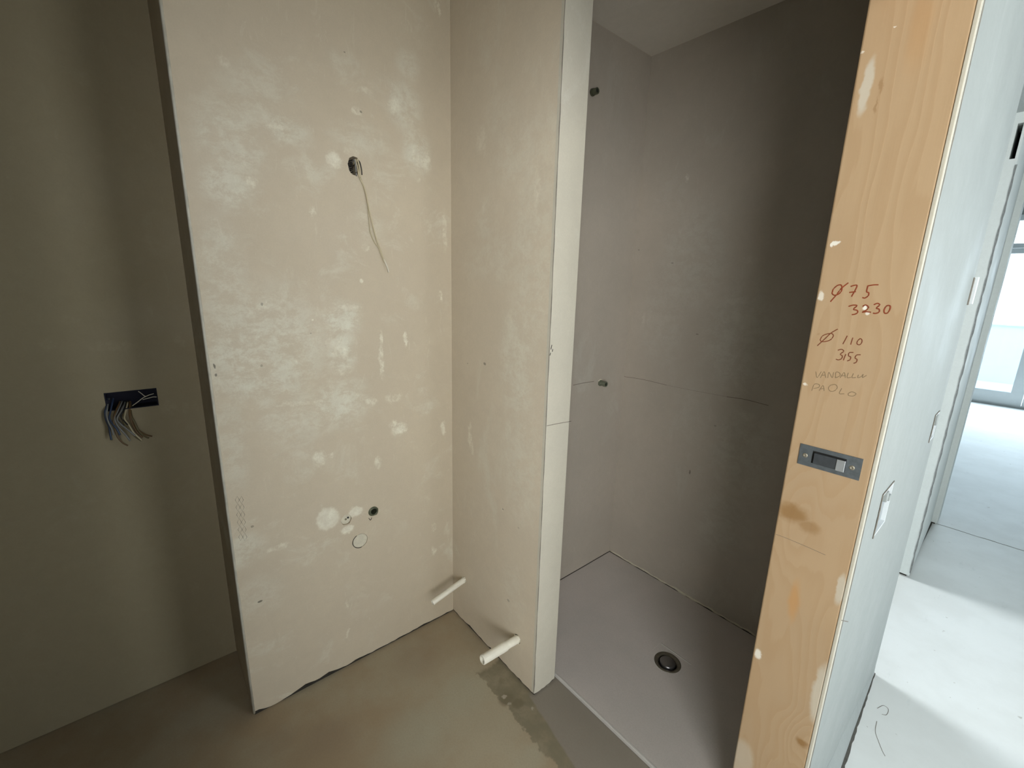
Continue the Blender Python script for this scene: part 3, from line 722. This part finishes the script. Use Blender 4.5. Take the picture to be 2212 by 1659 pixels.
bm = bmesh.new(); lathe(bm, (XA - .05, cap_c.y, cap_c.z), (1, 0, 0), [(0, .0265), (.0495, .0265), (.051, .0245), (.0502, .019), (.0508, .01), (.0500, 0)], 30); obj('filling', bm, M['mud'], t, smooth=True)
bm = bmesh.new(); P = [(XA + .0005, cap_c.y + .0272 * math.cos(a), cap_c.z + .0272 * math.sin(a)) for a in [2.0 + .22 * i for i in range(14)]]
tube(bm, P, .0011, 6); obj('rim', bm, M['crack'], t)

def fitting(p, d, label, length, r, mat):
    t = thing('shower_outlet', p, label, 'water outlet', 'shower outlets')
    d = Vector(d).normalized(); b0 = Vector(p)
    bm = bmesh.new(); lathe(bm, b0 - d * .03, d, [(0, r), (.03, r), (.03, r * 1.28), (.037, r * 1.28), (.037, r), (.03 + length * .55, r), (.03 + length * .55, r * 1.12), (.03 + length, r * 1.12), (.03 + length, r * .75), (.03 + length - .012, r * .75)], 10)
    obj('threaded_fitting', bm, mat, t)
    bm = bmesh.new(); lathe(bm, b0, d, [(length - .004, r * .8), (length - .004, 0)], 18); obj('bore', bm, M['black'], t)
fitting(f1 + Vector((0, 0, 0)), (1, .05, -.02), 'lower grimy shower outlet on the pencil line at waist height', .036, .0115, simple('corroded_fitting', (.20, .22, .16), .5, .35, 150, .7))
fitting(f2, (1, .05, 0), 'upper blackened shower outlet, high up beside the partition edge', .026, .0105, M['brass'])
bm = bmesh.new(); tube(bm, [f1 + Vector((.001, -.012, .010)), f1 + Vector((.002, .0, .016)), f1 + Vector((.001, .012, .012))], .003, 7, True, (0, .5)); obj('filler_smear', bm, M['mud'], wall_shower_left)

# ------------------------------------------------------------------ light cable high on the box-out
t = thing('light_cable', cable_c, 'long thin cable hanging from a torn hole high in the plaster', 'cable')
C = cable_c
bm = bmesh.new()
for k in range(7):
    z = C.z - .018 + k * .0055
    tube(bm, [(XA - .012 - .02 * (k % 2) * 0, C.y - .022, z - .004), (XA - .008, C.y - .012, z), (XA - .010, C.y - .002, z + .005)], .0021, 6)
obj('conduit', bm, M['wire_black'], t, 'black corrugated conduit end')
def wire(pts, r, mat, par, n=8, nm='wire', label=None):
    bm = bmesh.new(); tube(bm, smoothpath(pts, n), r, 8); return obj(nm, bm, mat, par, label, smooth=True)
def onA(u, v, off): p = at(u, v, 0, XA + off); return p
wire([(XA - .035, C.y, C.z + .01), onA(768, 352, .004), onA(772, 345, .012), onA(776, 360, .014), onA(777, 378, .006), onA(783, 395, .003), onA(790, 415, .006), onA(797, 450, .010), onA(806, 490, .008), onA(814, 520, .004), onA(821, 537, .006), onA(829, 562, .010), onA(832, 568, .011)], .0024, M['wire_cream'], t)
wire([(XA - .035, C.y + .004, C.z + .008), onA(765, 350, .004), onA(768, 345, .010), onA(772, 362, .012), onA(776, 382, .005), onA(785, 402, .003), onA(792, 430, .003), onA(797, 470, .004), onA(800, 500, .004), onA(809, 523, .003), onA(818, 535, .004), onA(825, 555, .008)], .0018, M['wire_cream'], t)
wire([(XA - .035, C.y + .008, C.z + .008), onA(772, 348, .008), onA(777, 350, .014), onA(781, 366, .014), onA(782, 378, .010)], .0016, M['wire_black'], t)
wire([(XA - .035, C.y - .002, C.z + .008), onA(764, 346, .006), onA(767, 350, .010), onA(769, 366, .010), onA(770, 380, .003)], .0022, M['wire_grey'], t)
wire([onA(829, 560, .010), onA(835, 573, .013), onA(840, 588, .016)], .0023, M['wire_white'], t, nm='bare_end')

# ------------------------------------------------------------------ switch box with wires
cy_, cz_ = (sy0 + sy1) / 2, (sz0 + sz1) / 2
t = thing('switch_box', (XL, cy_, sz0), 'dark blue recessed switch box with loose wires in the left wall', 'switch box')
bm = bmesh.new(); e = .0012; d = .048
slab(bm, 0, XL + .0008, -d, [(sy0 + .0003, sz0 + .0003), (sy1 - .0003, sz0 + .0003), (sy1 - .0003, sz1 - .0003), (sy0 + .0003, sz1 - .0003)], [[(sy0 + .003, sz0 + .003), (sy1 - .003, sz0 + .003), (sy1 - .003, sz1 - .003), (sy0 + .003, sz1 - .003)]])
box(bm, XL - d - .002, XL - d, sy0, sy1, sz0, sz1)
obj('box_shell', bm, M['bluebox'], t)
for dz in (-.021, .021):
    for yy in (sy0 + .006, sy1 - .006):
        pass
bm = bmesh.new(); box(bm, XL - .006, XL - .001, sy1 - .010, sy1 - .003, cz_ - .006, cz_ + .006); obj('screw_lug', bm, M['bluebox'], t)
bm = bmesh.new(); box(bm, XL - .006, XL - .001, sy0 + .003, sy0 + .010, cz_ - .006, cz_ + .006); obj('screw_lug', bm, M['bluebox'], t)
def onL(cx_, cy2, off): return at(150 + cx_ / 6.32, 780 + cy2 / 6.32, 0, XL + off)
bx = XL - .04
wl_ = [('wire_blue', .0019, [(520, 600, -.02), (500, 640, .004), (485, 700, .012), (500, 800, .014), (540, 900, .016), (555, 990, .02), (572, 1075, .022)]),
       ('wire_grey', .0019, [(540, 600, -.02), (515, 650, .006), (505, 730, .015), (530, 830, .02), (580, 930, .024), (600, 1010, .026)]),
       ('wire_blue', .0020, [(600, 600, -.02), (560, 690, .006), (545, 780, .018), (590, 860, .024), (650, 930, .03), (690, 1010, .034)]),
       ('wire_brown', .0018, [(690, 640, -.012), (630, 690, .008), (605, 790, .020), (615, 900, .026), (650, 1020, .03), (720, 1110, .036), (800, 1155, .04)]),
       ('wire_grey', .0020, [(720, 640, -.012), (650, 710, .010), (620, 800, .022), (670, 900, .028), (760, 1000, .034), (830, 1090, .040)]),
       ('wire_black', .0021, [(740, 640, -.010), (680, 700, .010), (645, 770, .02), (680, 830, .024), (742, 885, .03)]),
       ('wire_grey', .0019, [(760, 650, -.010), (700, 690, .012), (650, 790, .024), (700, 860, .03), (800, 940, .036), (900, 1020, .042)]),
       ('wire_black', .0020, [(780, 650, -.010), (735, 690, .006), (700, 740, .012), (730, 800, .018), (800, 870, .026)]),
       ('wire_cream', .0018, [(800, 650, -.008), (760, 720, .010), (755, 790, .018), (810, 870, .026), (880, 980, .036), (990, 1085, .046)]),
       ('wire_olive', .0019, [(790, 650, -.008), (735, 740, .012), (740, 830, .020), (820, 930, .030), (900, 1030, .038), (985, 1090, .044)]),
       ('wire_brown', .0020, [(830, 640, -.008), (830, 720, .010), (870, 830, .018), (930, 930, .026), (1030, 1000, .034), (1130, 1028, .04)]),
       ('wire_olive', .0022, [(840, 650, -.006), (845, 740, .010), (890, 840, .020), (950, 960, .030), (1040, 1030, .038), (1085, 1050, .042)]),
       ('wire_brown', .0020, [(835, 640, -.008), (820, 730, .012), (860, 860, .022), (920, 970, .030), (1000, 1045, .036)])]
for m_, r_, pts in wl_:
    a = onL(pts[0][0], pts[0][1], 0)
    wire([(bx, a.y, a.z + .012), (XL - .02, a.y, a.z + .012)] + [onL(*q) for q in pts[1:]], r_ * 1.25, M[m_], t)
for pts in ([(940, 412, -.004), (985, 445, .001), (1035, 480, .003), (1090, 462, .002), (1150, 445, -.004)], [(860, 610, .003), (930, 560, .006), (1000, 505, .005), (1045, 482, .004)],
            [(1000, 525, -.002), (1080, 505, .002), (1140, 490, .003), (1190, 490, .001)]):
    wire([onL(*q) for q in pts], .0012, M['wire_white'], t)

# ------------------------------------------------------------------ wall boxes and tabs in the hall wall
def hallbox(q, label):
    t = thing('wall_box', (XW, (q[0] + q[1]) / 2, q[2]), label, 'wall box', 'open wall boxes in the white hall wall')
    bm = bmesh.new(); slab(bm, 0, XW + .0012, -.04, rect((q[0] - .0002, q[1] + .0002, q[2] - .0002, q[3] + .0002)), [rect((q[0] + .004, q[1] - .004, q[2] + .004, q[3] - .004))])
    box(bm, XW - .040, XW - .038, q[0], q[1], q[2], q[3]); obj('box_shell', bm, M['frame'], t)
    bm = bmesh.new(); tube(bm, smoothpath([(XW + .001, q[0] - .001, q[2] - .002), (XW + .0018, q[0] - .001, (q[2] + q[3]) / 2), (XW + .001, q[0] - .001, q[3] + .001)], 3), .0022, 6, True, (0, .6))
    tube(bm, [(XW + .001, q[0], q[3] + .001), (XW + .001, q[1], q[3] + .001)], .0020, 6, True, (0, .6)); obj('rim', bm, M['crackgrey'], t)
    bm = bmesh.new(); bevbox(bm, XW - .012, XW + .004, q[0] + .045, q[0] + .060, q[3] - .032, q[3] - .006, .002); obj('plaster_lump', bm, M['white'], t)
    bm = bmesh.new(); bevbox(bm, XW - .01, XW + .003, q[1] - .022, q[1] - .006, q[3] - .045, q[3] - .030, .002)
    obj('plaster_lump', bm, M['white'], t)
    bm = bmesh.new(); bevbox(bm, XW - .020, XW - .004, q[0] + .010, q[1] - .03, q[2] + .012, q[3] - .036, .002); obj('cover', bm, M['steel_light'], t)
    return t
hallbox(box1, 'open box in the white hall wall, nearer and lower of the two')
hallbox(box2, 'open box in the white hall wall, farther one by the wall end')
a = at(2100, 600, 0, XW); yb = 1.985
t = thing('door_latch_tab', (XW, 1.99, 1.44), 'small white vertical tab at the far edge of the hall wall', 'tab')
bm = bmesh.new(); bevbox(bm, XW - .004, XW + .011, 1.986, 2.000, 1.405, 1.487, .0015); obj('tab', bm, M['frame'], t)
bm = bmesh.new(); bevbox(bm, XW - .001, XW + .003, 1.972, 1.988, 1.402, 1.485, .001); obj('tab_base', bm, M['crackgrey'], t)
